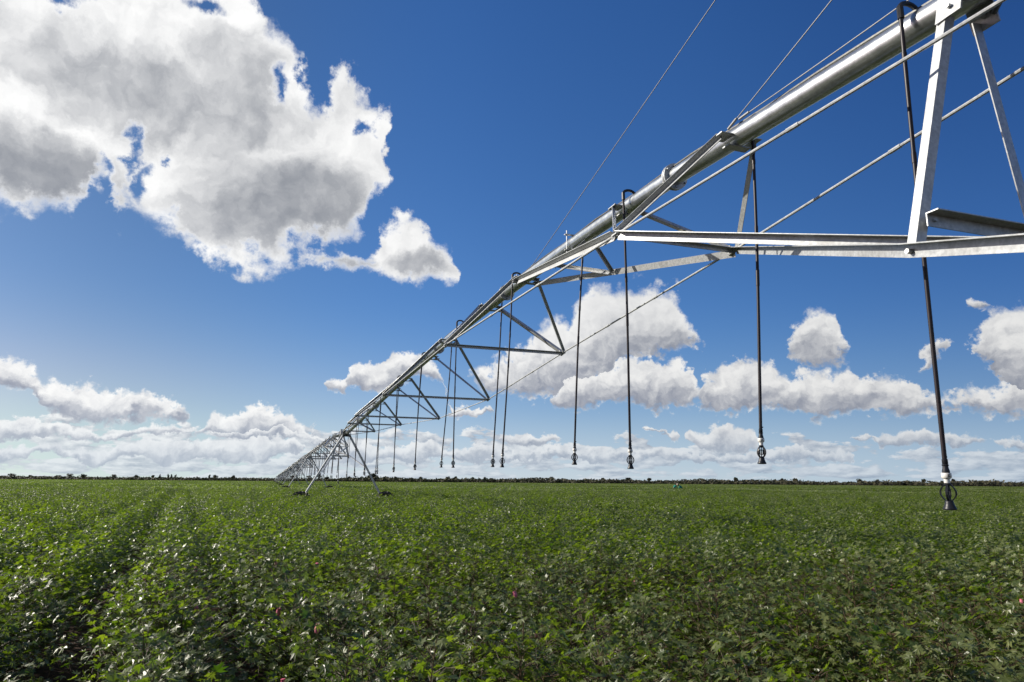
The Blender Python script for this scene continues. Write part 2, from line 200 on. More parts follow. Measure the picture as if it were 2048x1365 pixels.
def build_world():
    w = bpy.data.worlds.new('World'); sc.world = w; w.use_nodes = True
    nt = w.node_tree; N, L = nt.nodes, nt.links
    bg = N['Background']; bg.inputs['Strength'].default_value = .0785
    def val(x): return x
    def math_(op, a, b=None, c=None, clamp=False):
        n = N.new('ShaderNodeMath'); n.operation = op; n.use_clamp = clamp
        for i, q in enumerate((a, b, c)):
            if q is None: continue
            if isinstance(q, (int, float)): n.inputs[i].default_value = q
            else: L.new(q, n.inputs[i])
        return n.outputs[0]
    def sstep(x, a, b):
        n = N.new('ShaderNodeMapRange'); n.interpolation_type = 'SMOOTHSTEP'
        L.new(x, n.inputs['Value'])
        for nm, q in (('From Min', a), ('From Max', b)):
            if isinstance(q, (int, float)): n.inputs[nm].default_value = q
            else: L.new(q, n.inputs[nm])
        return n.outputs['Result']
    def comb(x, y, z):
        n = N.new('ShaderNodeCombineXYZ')
        for i, q in enumerate((x, y, z)):
            if isinstance(q, (int, float)): n.inputs[i].default_value = q
            else: L.new(q, n.inputs[i])
        return n.outputs[0]
    def noise(vec, scale, detail, rough=.55, color=False):
        n = N.new('ShaderNodeTexNoise'); n.inputs['Scale'].default_value = scale; n.inputs['Detail'].default_value = detail
        n.inputs['Roughness'].default_value = rough; L.new(vec, n.inputs['Vector'])
        return n.outputs['Color' if color else 'Fac']
    def mixc(f, a, b):
        n = N.new('ShaderNodeMix'); n.data_type = 'RGBA'
        for s, q in ((n.inputs['Factor'], f), (n.inputs[6], a), (n.inputs[7], b)):
            if isinstance(q, (int, float)): s.default_value = q
            elif isinstance(q, tuple): s.default_value = (*q, 1)
            else: L.new(q, s)
        return n.outputs[2]
    sky = N.new('ShaderNodeTexSky'); sky.sky_type = 'NISHITA'; sky.sun_disc = False
    sky.sun_elevation = SUN_EL; sky.sun_rotation = SUN_AZ; sky.air_density = SKY_AIR; sky.dust_density = SKY_DUST; sky.ozone_density = SKY_OZ; sky.altitude = 600
    tc = N.new('ShaderNodeTexCoord'); sp = N.new('ShaderNodeSeparateXYZ'); L.new(tc.outputs['Generated'], sp.inputs[0])
    x, y, z = sp.outputs
    az = math_('ARCTAN2', x, y); el = math_('ARCSINE', z)
    zz = math_('MULTIPLY_ADD', math_('MAXIMUM', z, 0.), .90, .11)
    L.new(comb(x, y, zz), sky.inputs['Vector'])
    # slow deep-blue grade of the air high up (a clear dry day), kept to the sky itself
    p = comb(az, el, 0.)
    # two sets of billows: large for the clouds overhead, finer for those lower down
    near_ = sstep(el, .16, .30)
    def two(va, sa, vb, sb, detail, rough, color=False):
        return mixc(near_, noise(vb, sb, detail, rough, color), noise(va, sa, detail, rough, color))
    wn = two(p, 9., p, 21., 9., .62, True)
    ws = N.new('ShaderNodeSeparateColor'); L.new(wn, ws.inputs[0])
    amp = math_('MULTIPLY_ADD', near_, .062, .058)
    az2 = math_('MULTIPLY_ADD', math_('SUBTRACT', ws.outputs[0], .5), amp, az)
    el2 = math_('MULTIPLY_ADD', math_('SUBTRACT', ws.outputs[1], .5), amp, el)
    fine = two(p, 38., p, 85., 7., .60)
    wp = comb(az2, el2, 0.)
    lit0 = two(wp, 15., wp, 36., 7., .56)
    def shift(d):
        n = N.new('ShaderNodeVectorMath'); n.operation = 'ADD'; L.new(wp, n.inputs[0]); n.inputs[1].default_value = d; return n.outputs[0]
    lit1 = two(shift((-.013, .015, 0.)), 15., shift((-.0055, .0065, 0.)), 36., 7., .56)
    rel = math_('SUBTRACT', lit0, lit1)
    D = dark = None
    av = comb(az2, az2, az2)
    for tab in CLOUD_TABLES:
        cn = N.new('ShaderNodeVectorCurve'); mp = cn.mapping; mp.use_clip = False; mp.extend = 'HORIZONTAL'
        for ci in range(3):
            c = mp.curves[ci]
            while len(c.points) > 2: c.points.remove(c.points[1])
            c.points[0].location = (tab[0][0], tab[0][1 + ci]); c.points[1].location = (tab[-1][0], tab[-1][1 + ci])
            for row in tab[1:-1]: c.points.new(row[0], row[1 + ci])
            for q in c.points: q.handle_type = 'VECTOR'
        mp.update(); L.new(av, cn.inputs['Vector'])
        s = N.new('ShaderNodeSeparateXYZ'); L.new(cn.outputs[0], s.inputs[0])
        X = math_('DIVIDE', math_('SUBTRACT', s.outputs[0], el2), s.outputs[2]); Y = math_('DIVIDE', math_('SUBTRACT', el2, s.outputs[1]), s.outputs[2])
        d = math_('MINIMUM', X, Y)
        dk = math_('MULTIPLY', sstep(math_('DIVIDE', X, math_('MAXIMUM', math_('ADD', X, Y), .3)), .22, .92), sstep(Y, -.12, .22))
        if D is None: D, dark = d, dk
        else:
            g = math_('GREATER_THAN', d, D)
            dark = math_('ADD', math_('MULTIPLY', dk, g), math_('MULTIPLY', dark, math_('SUBTRACT', 1., g)))
            D = math_('MAXIMUM', D, d)
    for bu, bv, ru, rv, amp_ in HOLES:       # gaps where blue shows through the big cloud
        e1 = math_('DIVIDE', math_('SUBTRACT', az2, bu), ru); e2 = math_('DIVIDE', math_('SUBTRACT', el2, bv), rv)
        rr_ = math_('SQRT', math_('MULTIPLY_ADD', e1, e1, math_('MULTIPLY', e2, e2)))
        D = math_('MINIMUM', D, math_('MULTIPLY', math_('SUBTRACT', rr_, .9), .30 * amp_))
    frag = math_('MINIMUM', math_('MULTIPLY', math_('SUBTRACT', fine, .5), math_('MULTIPLY_ADD', sstep(lit0, .40, .62), 1.4, .7)), .32)
    D = math_('ADD', D, frag)
    a1 = sstep(D, -.08, math_('MULTIPLY_ADD', near_, .10, .34))
    # rows of small flat clouds towards the horizon
    hp = comb(math_('MULTIPLY', az, 1.), math_('MULTIPLY', math_('POWER', math_('MAXIMUM', el, .0005), .62), 1.25), 3.7)
    hn = noise(hp, 19., 7., .58)
    ho = N.new('ShaderNodeVectorMath'); ho.operation = 'ADD'; L.new(hp, ho.inputs[0]); ho.inputs[1].default_value = (-.008, .013, 0.)
    hn2 = noise(ho.outputs[0], 19., 5., .58)
    left = sstep(az, .75, -.65)
    lim = math_('MULTIPLY_ADD', az, -.042, .092)
    cov = math_('MULTIPLY', sstep(el, lim, math_('MULTIPLY', lim, .45)), sstep(el, -.01, .012))
    thr = math_('MULTIPLY_ADD', math_('MULTIPLY', cov, math_('MULTIPLY_ADD', left, .0, 1.06)), -.27, .70)
    a2 = math_('MULTIPLY', sstep(math_('SUBTRACT', hn, thr), 0., .06), math_('MULTIPLY', sstep(cov, .0, .2), .88))
    hd = math_('MULTIPLY_ADD', math_('SUBTRACT', hn2, hn), 4., .45, clamp=True)
    # cloud light: sunlit rims and thin edges, grey thick middles and bases
    blob = None
    for bu, bv, ru, rv, amp_ in SHADES:
        e1 = math_('DIVIDE', math_('SUBTRACT', az2, bu), ru); e2 = math_('DIVIDE', math_('SUBTRACT', el2, bv), rv)
        r2 = math_('MULTIPLY_ADD', e1, e1, math_('MULTIPLY', e2, e2))
        g_ = math_('MULTIPLY', sstep(r2, 1.9, .0), amp_)
        blob = g_ if blob is None else math_('MAXIMUM', blob, g_)
    high = math_('MULTIPLY', sstep(el, .255, .285), sstep(az, -.03, -.08))
    rim = sstep(D, .10, .55)
    body = math_('ADD', math_('MULTIPLY', math_('MULTIPLY', blob, rim), high), math_('MULTIPLY', math_('MULTIPLY', dark, .95), math_('SUBTRACT', 1., high)))
    tone = math_('ADD', body, math_('MULTIPLY', rel, math_('MULTIPLY_ADD', near_, .5, -1.9)))
    tone = math_('ADD', tone, math_('MULTIPLY', math_('SUBTRACT', ws.outputs[2], .5), .45))
    tone = math_('MULTIPLY', sstep(tone, -.40, 1.35), 1.)
    far = sstep(el, .40, .06)
    lit_c = mixc(far, CL_LIT, CL_LIT_FAR); dk_c = mixc(far, CL_DARK, CL_DARK_FAR)
    def bright(c, lo, hi):
        n = N.new('ShaderNodeVectorMath'); n.operation = 'SCALE'; L.new(c, n.inputs[0])
        L.new(math_('MULTIPLY_ADD', left, hi - lo, lo), n.inputs['Scale']); return n.outputs[0]
    c1 = bright(mixc(tone, lit_c, dk_c), .86, 1.10)
    c2 = bright(mixc(hd, CL_LIT_FAR, CL_DARK_FAR), .86, 1.06)
    # a clear dry day seen through a polarised lens: deeper, more saturated air colour
    sc_ = N.new('ShaderNodeSeparateColor'); L.new(sky.outputs[0], sc_.inputs[0])
    lf, rg_ = sstep(az, -.05, -.6), sstep(az, .2, .8)
    chan = []
    for o, (g, k), l_, r_ in zip(sc_.outputs, SKY_GRADE, LEFT, RIGHT):
        shade = math_('MULTIPLY_ADD', lf, l_, math_('MULTIPLY_ADD', rg_, r_, 1.))
        chan.append(math_('MULTIPLY', math_('MULTIPLY', math_('POWER', math_('MULTIPLY', o, .1), g), k * 10.), shade))
    low = sstep(el, .27, -.01)
    chan[0] = math_('MULTIPLY', chan[0], math_('MULTIPLY_ADD', low, HZ[0], 1.))
    chan[0] = math_('MULTIPLY', chan[0], math_('MULTIPLY_ADD', math_('MULTIPLY', sstep(el, .16, .0), lf), -.30, 1.))
    chan[1] = math_('MULTIPLY', chan[1], math_('MULTIPLY_ADD', low, HZ[1], 1.))
    chan[2] = math_('MULTIPLY', chan[2], math_('MULTIPLY_ADD', low, HZ[2], 1.))
    cc = N.new('ShaderNodeCombineColor')
    for i in range(3): L.new(chan[i], cc.inputs[i])
    base = cc.outputs[0]
    out = mixc(a1, mixc(a2, base, c2), c1)
    # pale air low over the horizon veils sky and far clouds alike
    veil = math_('MULTIPLY', sstep(el, .105, .0), .52)
    out = mixc(veil, out, bright(mixc(left, (3.9, 5.2, 6.7), (5.6, 6.6, 7.5)), 1., 1.))
    L.new(out, bg.inputs['Color'])
    w.cycles.sampling_method = 'MANUAL'; w.cycles.sample_map_resolution = 512
SKY_AIR, SKY_DUST, SKY_OZ = 1.0, .4, 3.0
SKY_GRADE = ((1.75, 3.25), (1.36, 1.80), (1.08, 1.50)); HZ = (.85, .26, -.10); LEFT = (-.12, -.22, -.28); RIGHT = (-.42, -.34, -.24)
CL_LIT, CL_LIT_FAR, CL_DARK, CL_DARK_FAR = (9.6, 9.6, 9.55), (9.2, 9.2, 9.1), (2.7, 2.88, 3.25), (2.9, 3.2, 4.0)
SHADES = [(-0.5106, 0.4827, 0.1799, 0.0526, 0.75), (-0.6297, 0.4884, 0.1427, 0.0460, 0.45), (-0.3199, 0.3850, 0.1179, 0.0624, 0.95), (-0.3726, 0.3513, 0.0993, 0.0460, 0.95), (-0.6441, 0.3652, 0.1055, 0.0493, 1.00), (-0.4240, 0.5292, 0.0745, 0.0460, 0.60), (-0.1367, 0.3167, 0.0465, 0.0210, 0.80), (-0.2510, 0.3177, 0.0372, 0.0105, 0.80), (-0.4385, 0.4134, 0.0372, 0.0263, 0.25), ]
HOLES = [(-0.5394, 0.4087, 0.0051, 0.0219, 0.90), (-0.5232, 0.3830, 0.0051, 0.0146, 0.90), (-0.2334, 0.4872, 0.0066, 0.0051, 0.80), (-0.3584, 0.5191, 0.0058, 0.0066, 0.80), (-0.4896, 0.4226, 0.0051, 0.0029, 0.90), (-0.6378, 0.5582, 0.0117, 0.0088, 0.90), (-0.4790, 0.6015, 0.0117, 0.0058, 0.80)]
build_world()
EXPO = .35


# ------------------------------------------------------------------ pivot irrigation machine
TH = math.asin(.32402); CT, ST = math.cos(TH), math.sin(TH)
T_ = Vector((-ST, CT, 0)); N_ = Vector((CT, ST, 0))
OFF, S0, SPAN = 3.4298, -.08, 35.9
def W(s, o, z): return T_ * s + N_ * (OFF + o) + Vector((0, 0, z))
def root_at(name, k): return empty(name, W(S0 + SPAN * k, 0, 0), TH)
TZ = 3.94                                    # pipe height at a tower
KN = [(0, 4.12), (2.58, 4.265), (4.08, 4.39), (5.3, 4.475), (7.1, 4.57), (9.5, 4.65), (11.1, 4.665), (14.2, 4.645), (16.8, 4.585), (20.4, 4.5),
      (23.8, 4.39), (25.7, 4.33), (30.3, 4.14), (35.9, 3.94)]
def z_near(s):
    s = min(max(s, 0), 35.9)
    for (a, b), (c, d) in zip(KN, KN[1:]):
        if s <= c:
            return b + (d - b) * (s - a) / (c - a)
    return KN[-1][1]
def z_far(s):
    x = s / 35.9; return TZ + .33 * (1 - (2 * x - 1) ** 4)
JO = [(5.34, .63, .655), (10.38, .99, .94), (15.29, 1.21, 1.13), (20.48, 1.24, 1.02), (25.48, .95, .69), (30.32, .65, .43)]
PR = .084
TABO = .15

def ring(mb, zc, s, slope):
    d = Vector((0, 1, slope)).normalized(); c = Vector((0, s, zc))
    u = Vector((1, 0, 0)); w = u.cross(d)
    for off in (-.014, .014):
        n = 18; vs = []
        for a, rr in ((-.009, PR), (-.009, PR + .045), (.009, PR + .045), (.009, PR)):
            for k in range(n):
                t = 2 * math.pi * k / n
                vs.append(c + d * (off + a) + (u * math.cos(t) + w * math.sin(t)) * rr)
        mb.add(vs, [(i * n + k, i * n + (k + 1) % n, (i + 1) * n + (k + 1) % n, (i + 1) * n + k) for i in range(3) for k in range(n)])
    for k in range(6):
        t = 2 * math.pi * (k + .5) / 6; p = c + (u * math.cos(t) + w * math.sin(t)) * (PR + .026)
        mb.tube([p - d * .045, p + d * .045], .009, 6)

def build_span(name, zf, detail=True):
    root = empty(name)
    P = []                                    # (part name, builder, material, smooth)
    def new(nm, mat, smooth=False):
        m = MB(); P.append((nm, m, mat, smooth)); return m
    m = new('water_pipe', PIPE, True)
    m.tube([(0, 35.9 * i / 48, zf(35.9 * i / 48)) for i in range(49)], PR, 28)
    m = new('control_cable', DARKSTEEL, True)
    pts = []
    for i in range(73):
        s = 35.9 * i / 72
        pts.append((-.018 + .012 * math.sin(i * 1.7), s, zf(s) + PR + .012))
    m.tube(pts, .011, 6)
    J = [(s, w, zf(s) - d) for s, w, d in JO]
    for sgn in (-1, 1):
        m = new('truss_rod', STEEL, True)
        pts = [(sgn * .1, 0, zf(0) - .20)] + [(sgn * w, s, z) for s, w, z in J] + [(sgn * .1, 35.9, zf(35.9) - .06)]
        m.tube(pts, .0115, 8)
        for (a, b) in zip(pts, pts[1:]):      # threaded sleeves
            a, b = Vector(a), Vector(b); d = (b - a).normalized()
            for t in (.33, .62):
                q = a.lerp(b, t); m.tube([q - d * .05, q + d * .05], .0155, 8)
    for j, (s, w, z) in enumerate(J):
        m = new('spreader', STEEL)
        m.angle([(-w, s, z), (w, s, z)], (0, -1, .25), (0, .25, -1), .04, .005)
        for sgn in (-1, 1):
            m.tube([(sgn * w, s - .07, z + .01), (sgn * w, s + .07, z - .02)], .024, 8)
            m.box((sgn * (w + .004), s, z - .006), (.03, 0, 0), (0, .045, 0), (0, 0, .006))
            m.tube([(sgn * (w - .05), s, z - .035), (sgn * (w - .05), s, z + .04)], .009, 6)
        m = new('flange', STEEL, True)
        ring(m, zf(s), s, (zf(s + .5) - zf(s - .5)))
        for e in (-.93, .93):
            sn = s + e; zp = zf(sn)
            m = new('bracket', STEEL)
            for sgn in (-1, 1):
                m.box((sgn * (PR + .05), sn, zp - .012), (.062, 0, 0), (0, .075, 0), (0, 0, .004))
                m.tube([(sgn * (TABO + .0), sn, zp - .04), (sgn * (TABO + .0), sn, zp + .03)], .009, 6)
                if j:
                    m.box((sgn * .17, sn, zp - .062), (.055, 0, 0), (0, .06, 0), (0, 0, .004))
            m.box((0, sn, zp - PR - .004), (.11 if j == 0 else .22, 0, 0), (0, .04, 0), (0, 0, .005))
            for sgn in (-1, 1):
                m = new('truss_brace', STEEL)
                a = Vector((sgn * TABO, sn, zp - .02)); b = Vector((sgn * w, s, z))
                m.angle([a, b], (sgn * .5, -e * .2, -.8), (sgn * .3, -1, .25), .04 if (j == 0 and e > 0) else .052, .006)
    # long braces of the first panel and their ties
    s1, w1, z1 = J[0]; sb = 9.48
    for sgn in (-1, 1):
        m = new('long_brace', STEEL)
        m.angle([(sgn * w1, s1, z1), (sgn * .13, sb, zf(sb) - .05)], (sgn * .35, 0, -1), (sgn * 1., -.3, .3), .07, .006)
        mid = Vector((sgn * w1, s1, z1)).lerp(Vector((sgn * .13, sb, zf(sb) - .05)), .5)
        for sa in (8.4, 7.25):
            m = new('tie', STEEL)
            m.angle([(sgn * .06, sa, zf(sa) - PR), mid + Vector((0, (sa - 7.8) * .06, -.03))], (0, -1, 0), (0, 0, -1), .04, .005)
    m = new('clamp', STEEL)
    sa = 7.68; zp = zf(sa)
    for sgn in (-1, 1):
        m.tube([(sgn * .1, sa, zp - .16), (sgn * .1, sa, zp + .17)], .008, 6)
    m.box((0, sa, zp + PR + .03), (.13, 0, 0), (0, .02, 0), (0, 0, .005)); m.box((0, sa, zp - PR - .008), (.13, 0, 0), (0, .02, 0), (0, 0, .005))
    # hanger frame beside the tower
    ft = [(-.475, 2.51, 2.767), (.475, 2.51, 2.767)]
    for sgn, f in zip((-1, 1), ft):
        m = new('hanger', STEEL)
        a = Vector((sgn * .13, 2.44, zf(2.44) - .115)); f = Vector(f)
        m.angle([a, f - (f - a).normalized() * .02], Vector((-sgn * .10, 1, 0)), Vector((-sgn, -.10, 0)), .058 if sgn < 0 else .036, .006, .058 if sgn < 0 else .078)
        m.box(a + Vector((sgn * -.015, -.02, .07)), (.006, 0, 0), (0, .075, 0), (sgn * -.03, 0, .11))
        for zz in (.11, .02):
            m.tube([a + Vector((sgn * .03, -.03, zz)), a + Vector((-sgn * .05, -.03, zz))], .013, 6)
    a = Vector((-.13, 2.44, zf(2.44) - .115)).lerp(Vector(ft[0]), .865); b = Vector((.13, 2.44, zf(2.44) - .115)).lerp(Vector(ft[1]), .865)
    m = new('crossbar', STEEL)
    a = a + Vector((.0, -.035, 0)); b = b + Vector((0, -.035, 0))
    m.angle([a, b], (0, -1, 0), (0, 0, -1), .07, .006)
    m.tube([a + Vector((.045, -.02, -.035)), a + Vector((.045, .02, -.035))], .012, 6)
    for sgn, f in zip((-1, 1), ft):
        f = Vector(f)
        m = new('stay', STEEL)
        dz = Vector((0, 0, .0 if sgn < 0 else .143))
        leg = Vector((sgn * 1.05, 0.05, 2.05 if sgn < 0 else 2.3))
        m.angle([Vector((-sgn * w1, s1 - .05, z1 + (.018 if sgn < 0 else .0))), f + dz + Vector((sgn * .02, 0, .03)), leg], (0, 0, -1), (-.95, -.3, 0), .07, .006)
        q = f + dz + Vector((sgn * .02 - .0, 0, -.012)); m.tube([q - N0 * .035, q + N0 * .02], .014, 6)
    # pipe saddle with the dark sensor box
    m = new('clamp_box', DARKSTEEL)
    m.box((.15, 2.42, zf(2.4) - .05), (.03, 0, 0), (0, .05, 0), (0, 0, .035)); m.tube([(.0, 2.2, zf(2.2) - PR - .012), (.10, 2.34, zf(2.3) - PR - .03), (.16, 2.40, zf(2.4) - .05)], .014, 6)
    if detail:
        for nm, mb, mt, sm in P: part(nm, mb, mt, root, sm)
    else:
        for mt in (PIPE, STEEL, DARKSTEEL):
            big = MB()
            for nm, mb, m2, sm in P:
                if m2 is mt: big.add(mb.v, mb.f)
            part({PIPE: 'water_pipe', STEEL: 'truss', DARKSTEEL: 'control_cable'}[mt], big, mt, root, mt is PIPE)
    return root
N0 = Vector((1, 0, 0))

G_SPAN = 'spans of the irrigation line'
WHERE = ['nearest span of the irrigation line, its pipe filling the upper right', 'second span of the irrigation line, just beyond the nearest wheeled tower',
         'third span of the irrigation line, beyond the second wheeled tower']
NSPAN = 12
def place(o, k):
    o.location = W(S0 + SPAN * k, 0, 0); o.rotation_euler = (0, 0, TH)
sp0 = build_span('pipe_span', z_near); place(sp0, 0)
tag(sp0, WHERE[0], 'irrigation span', G_SPAN)
sp1 = build_span('pipe_span', z_far); place(sp1, 1); tag(sp1, WHERE[1], 'irrigation span', G_SPAN)
sp2 = copy_tree(sp1); place(sp2, 2); tag(sp2, WHERE[2], 'irrigation span', G_SPAN)
lod = build_span('pipe_span', z_far, False); place(lod, 3)
for k in range(3, NSPAN):
    o = lod if k == 3 else copy_tree(lod)
    place(o, k)
    tag(o, '%s span of the irrigation line, counted from the nearest, thin in the distance' % ORD[k], 'irrigation span', G_SPAN)

# towers
def build_tower():
    r = empty('drive_tower')
    for sgn in (-1, 1):
        for e in (-1, 1):
            m = MB(); a = Vector((sgn * .16, e * .14, 3.93)); b = Vector((sgn * 2.06, e * .10, .62))
            m.angle([a, b], (sgn * .1, 1, 0), (-sgn * 1, 0, -.6), .075, .008); part('leg', m, STEEL, r)
    m = MB()
    for i in range(7):
        t = .22 + .115 * i; c = Vector((.16, -.14, 3.93)).lerp(Vector((2.06, -.10, .62)), t)
        m.box(c + Vector((-.05, -.02, -.05)), (.10, 0, 0), (0, .03, 0), (0, 0, .008))
    part('step_irons', m, STEEL, r)
    m = MB(); m.box((0, 0, .60), (2.2, 0, 0), (0, .07, 0), (0, 0, .07)); m.box((.5, -.16, .62), (.2, 0, 0), (0, .09, 0), (0, 0, .09)); part('base_beam', m, STEEL, r)
    m = MB(); m.box((0, 0, 3.82), (.22, 0, 0), (0, .2, 0), (0, 0, .02)); m.box((0, .06, 3.9), (.13, 0, 0), (0, .16, 0), (0, 0, .09))
    m.box((-.12, -.16, 3.98), (.07, 0, 0), (0, .09, 0), (0, 0, .10)); part('pivot_joint', m, DARKSTEEL, r)
    m = MB(); m.box((-.26, -.05, 4.02), (.06, 0, 0), (0, .08, 0), (0, 0, .13)); part('control_box', m, WHITE, r)
    for sgn in (-1, 1):
        m = MB(); ro, ri, hw = .545, .33, .14
        prof = [(ri, -hw * .8), (ro * .86, -hw), (ro * .95, -hw * .9), (ro * .965, 0), (ro * .95, hw * .9), (ro * .86, hw), (ri, hw * .8)]
        n = 32; vs = []
        for (rr, y) in prof:
            for k in range(n):
                a = 2 * math.pi * k / n; vs.append((sgn * 2.05 + rr * math.cos(a), -.32 + y,   .53 + rr * math.sin(a)))
        m.add(vs, [(i * n + k, i * n + (k + 1) % n, (i + 1) * n + (k + 1) % n, (i + 1) * n + k) for i in range(len(prof) - 1) for k in range(n)])
        for k in range(20):
            for h in (-1, 1):
                a = 2 * math.pi * (k + (.5 if h > 0 else 0)) / 20
                d = Vector((math.cos(a), 0, math.sin(a))); tg = Vector((-math.sin(a), 0, math.cos(a)))
                c = Vector((sgn * 2.05, -.32 + h * .068, .53)) + d * (ro * .975)
                m.box(c, d * .034, (tg * .014), Vector((0, .07, 0)) + tg * (.045 * h))
        wh = empty('wheel'); wh.parent = r
        part('tyre', m, TYRE, wh)
        m = MB(); vs = []; prof = [(.335, -.11), (.30, -.09), (.28, -.02), (.10, .0), (.09, .05), (0.001, .05)]
        for (rr, y) in prof:
            for k in range(n):
                a = 2 * math.pi * k / n; vs.append((sgn * 2.05 + rr * math.cos(a), -.32 + y,   .53 + rr * math.sin(a)))
        m.add(vs, [(i * n + k, i * n + (k + 1) % n, (i + 1) * n + (k + 1) % n, (i + 1) * n + k) for i in range(len(prof) - 1) for k in range(n)])
        part('rim', m, RIM, wh)
        m = MB(); m.box((sgn * 2.05, -.16, .60), (.14, 0, 0), (0, .07, 0), (0, 0, .14)); part('gearbox', m, DARKSTEEL, r)
    return r
tower = build_tower(); G_T = 'wheeled towers carrying the irrigation line'
for k in range(1, NSPAN + 1):
    o = tower if k == 1 else copy_tree(tower)
    place(o, k)
    tag(o, 'nearest A-shaped wheeled tower, its two black tyres showing above the cotton' if k == 1 else
        '%s A-shaped wheeled tower of the line, counted away from the camera' % ORD[k - 1], 'drive tower', G_T)
t0 = copy_tree(tower); place(t0, 0); t0.location.z += .2
m = MB()
for sgn in (-1, 1): m.tube([(sgn * .3, 0, 3.9), (0, 0, 7.0)], .035, 8)
part('mast', m, STEEL, t0)
tag(t0, 'wheeled tower beside the camera that carries the near end of the pipe', 'drive tower', G_T)

# steel cables from the near mast
CB = [((0, 9.28, z_near(9.3) + .10), (0, 0, 6.95), 'thin steel cable rising from the pipe beside the second truss joint, leftmost of three'),
      ((-.06, 4.40, z_near(4.4) + .09), (0, 0, 5.98), 'thin steel cable rising steeply from the pipe clamp at the first truss joint'),
      ((-.06, 4.25, z_near(4.3) + .10), (0, 0, 4.44), 'thin steel cable running low along the top of the near pipe')]
for a, b, lab in CB:
    a, b = W(S0 + a[1], a[0], a[2]), W(S0 + b[1], b[0], b[2]); m = MB()
    m.tube([a.lerp(b, i / 10.) - Vector((0, 0, .03 * 4 * (i / 10.) * (1 - i / 10.))) for i in range(11)], .0043, 6)
    m.tube([a - (b - a).normalized() * .03, a + (b - a).normalized() * .09], .011, 6)
    o = part('steel_cable', m, WIRE); tag(o, lab, 'cable', 'steel cables tied to the near pipe')

# ------------------------------------------------------------------ drop hoses with sprinklers
def sprinkler_meshes():
    f = MB(); f.lathe([(.0125, .0), (.017, -.004), (.0175, -.030), (.0155, -.034), (.0205, -.038), (.0205, -.042), (.0165, -.046), (.018, -.060), (.0225, -.078), (.0225, -.088)], 14)
    f.box((.018, 0, .012), (.006, 0, 0), (0, .004, 0), (0, 0, .005))
    c = MB(); c.lathe([(.027, -.0885), (.029, -.092), (.029, -.116), (.025, -.122), (.0175, -.126), (.0170, -.152)], 18)
    mk = MB()
    for dx, dz, h in ((-.009, -.099, .0035), (-.004, -.1, .0025), (.002, -.098, .003), (-.010, -.109, .003), (-.006, -.108, .004), (-.001, -.109, .003), (.004, -.108, .004)):
        mk.box((dx - .008, -.0282 + .0, dz), (.0013, 0, 0), (0, .0016, 0), (0, 0, h))
    k = MB(); k.lathe([(.016, -.150), (.020, -.153), (.020, -.164), (.013, -.170)], 14)
    for i in range(4):
        a = math.pi / 2 * i + .35; d = Vector((math.cos(a), math.sin(a), 0)); tg = Vector((-d.y, d.x, 0))
        prof = [(.016, -.156), (.026, -.168), (.038, -.184), (.0455, -.204), (.0455, -.222), (.038, -.240), (.026, -.255), (.020, -.262)]
        vs = []
        for (rr, z) in prof:
            for (q, w_) in ((0, -.006), (.009, -.006), (.009, .006), (0, .006)): vs.append(d * (rr * 1.04 - q) + tg * w_ + Vector((0, 0, z)))
        n = 4
        k.add(vs, [(i2 * n + j, i2 * n + (j + 1) % n, (i2 + 1) * n + (j + 1) % n, (i2 + 1) * n + j) for i2 in range(len(prof) - 1) for j in range(n)])
    for sx in (-1, 1):
        k.box((sx * .017, 0, -.212), (.0035, 0, 0), (0, .006, 0), (0, 0, .019)); k.box((sx * .014, 0, -.193), (.010, 0, 0), (0, .006, 0), (0, 0, .0035))
        k.box((sx * .014, 0, -.231), (.010, 0, 0), (0, .006, 0), (0, 0, .0035))
    k.tube([(0, 0, -.165), (0, 0, -.262)], .005, 6)
    w = MB(); w.lathe([(.009, -.250), (.013, -.256), (.022, -.262), (.025, -.272), (.0255, -.276), (.032, -.296), (.038, -.306), (.039, -.311), (.038, -.316), (.028, -.318)], 20)
    return f, c, mk, k, w
FI, CO, MK, CA, WE = sprinkler_meshes()
fit_me = FI.mesh('hose_fitting', BLACK, True); col_me = CO.mesh('collar', WHITE, True); mk_me = MK.mesh('lettering', DARKSTEEL)
cag_me = CA.mesh('cage', BLACK); wei_me = WE.mesh('spray_plate', BLACK, True)
HSC = .83; HEAD = .318 * HSC
def hose_path(side, s, zp, o_end, z_end, bow, rnd, ds=0.):
    """gooseneck out of the pipe top, over to one side and down, in the local frame of a span"""
    top = zp + PR; lo = side * (.140 if side < 0 else .125); hgt = .046
    g = [(side * .0, s, top - .03), (0, s, top - .005)]
    for i in range(1, 8):
        a = math.pi * i / 8; rr = abs(lo) / 2
        g.append((lo / 2 + math.cos(a) * rr * (-side), s, top + math.sin(a) * hgt))
    g += [(lo, s, top - .005), (lo, s, top - .04)]
    h = []
    n = 14
    for i in range(n + 1):
        t = i / n; z = top - .03 + (z_end + HEAD - top + .03) * t
        o = lo + (o_end - lo) * t + bow * math.sin(math.pi * t) * (1 - .3 * t)
        h.append((o, s + ds * t + rnd * math.sin(math.pi * t * 1.3), z))
    return g, h
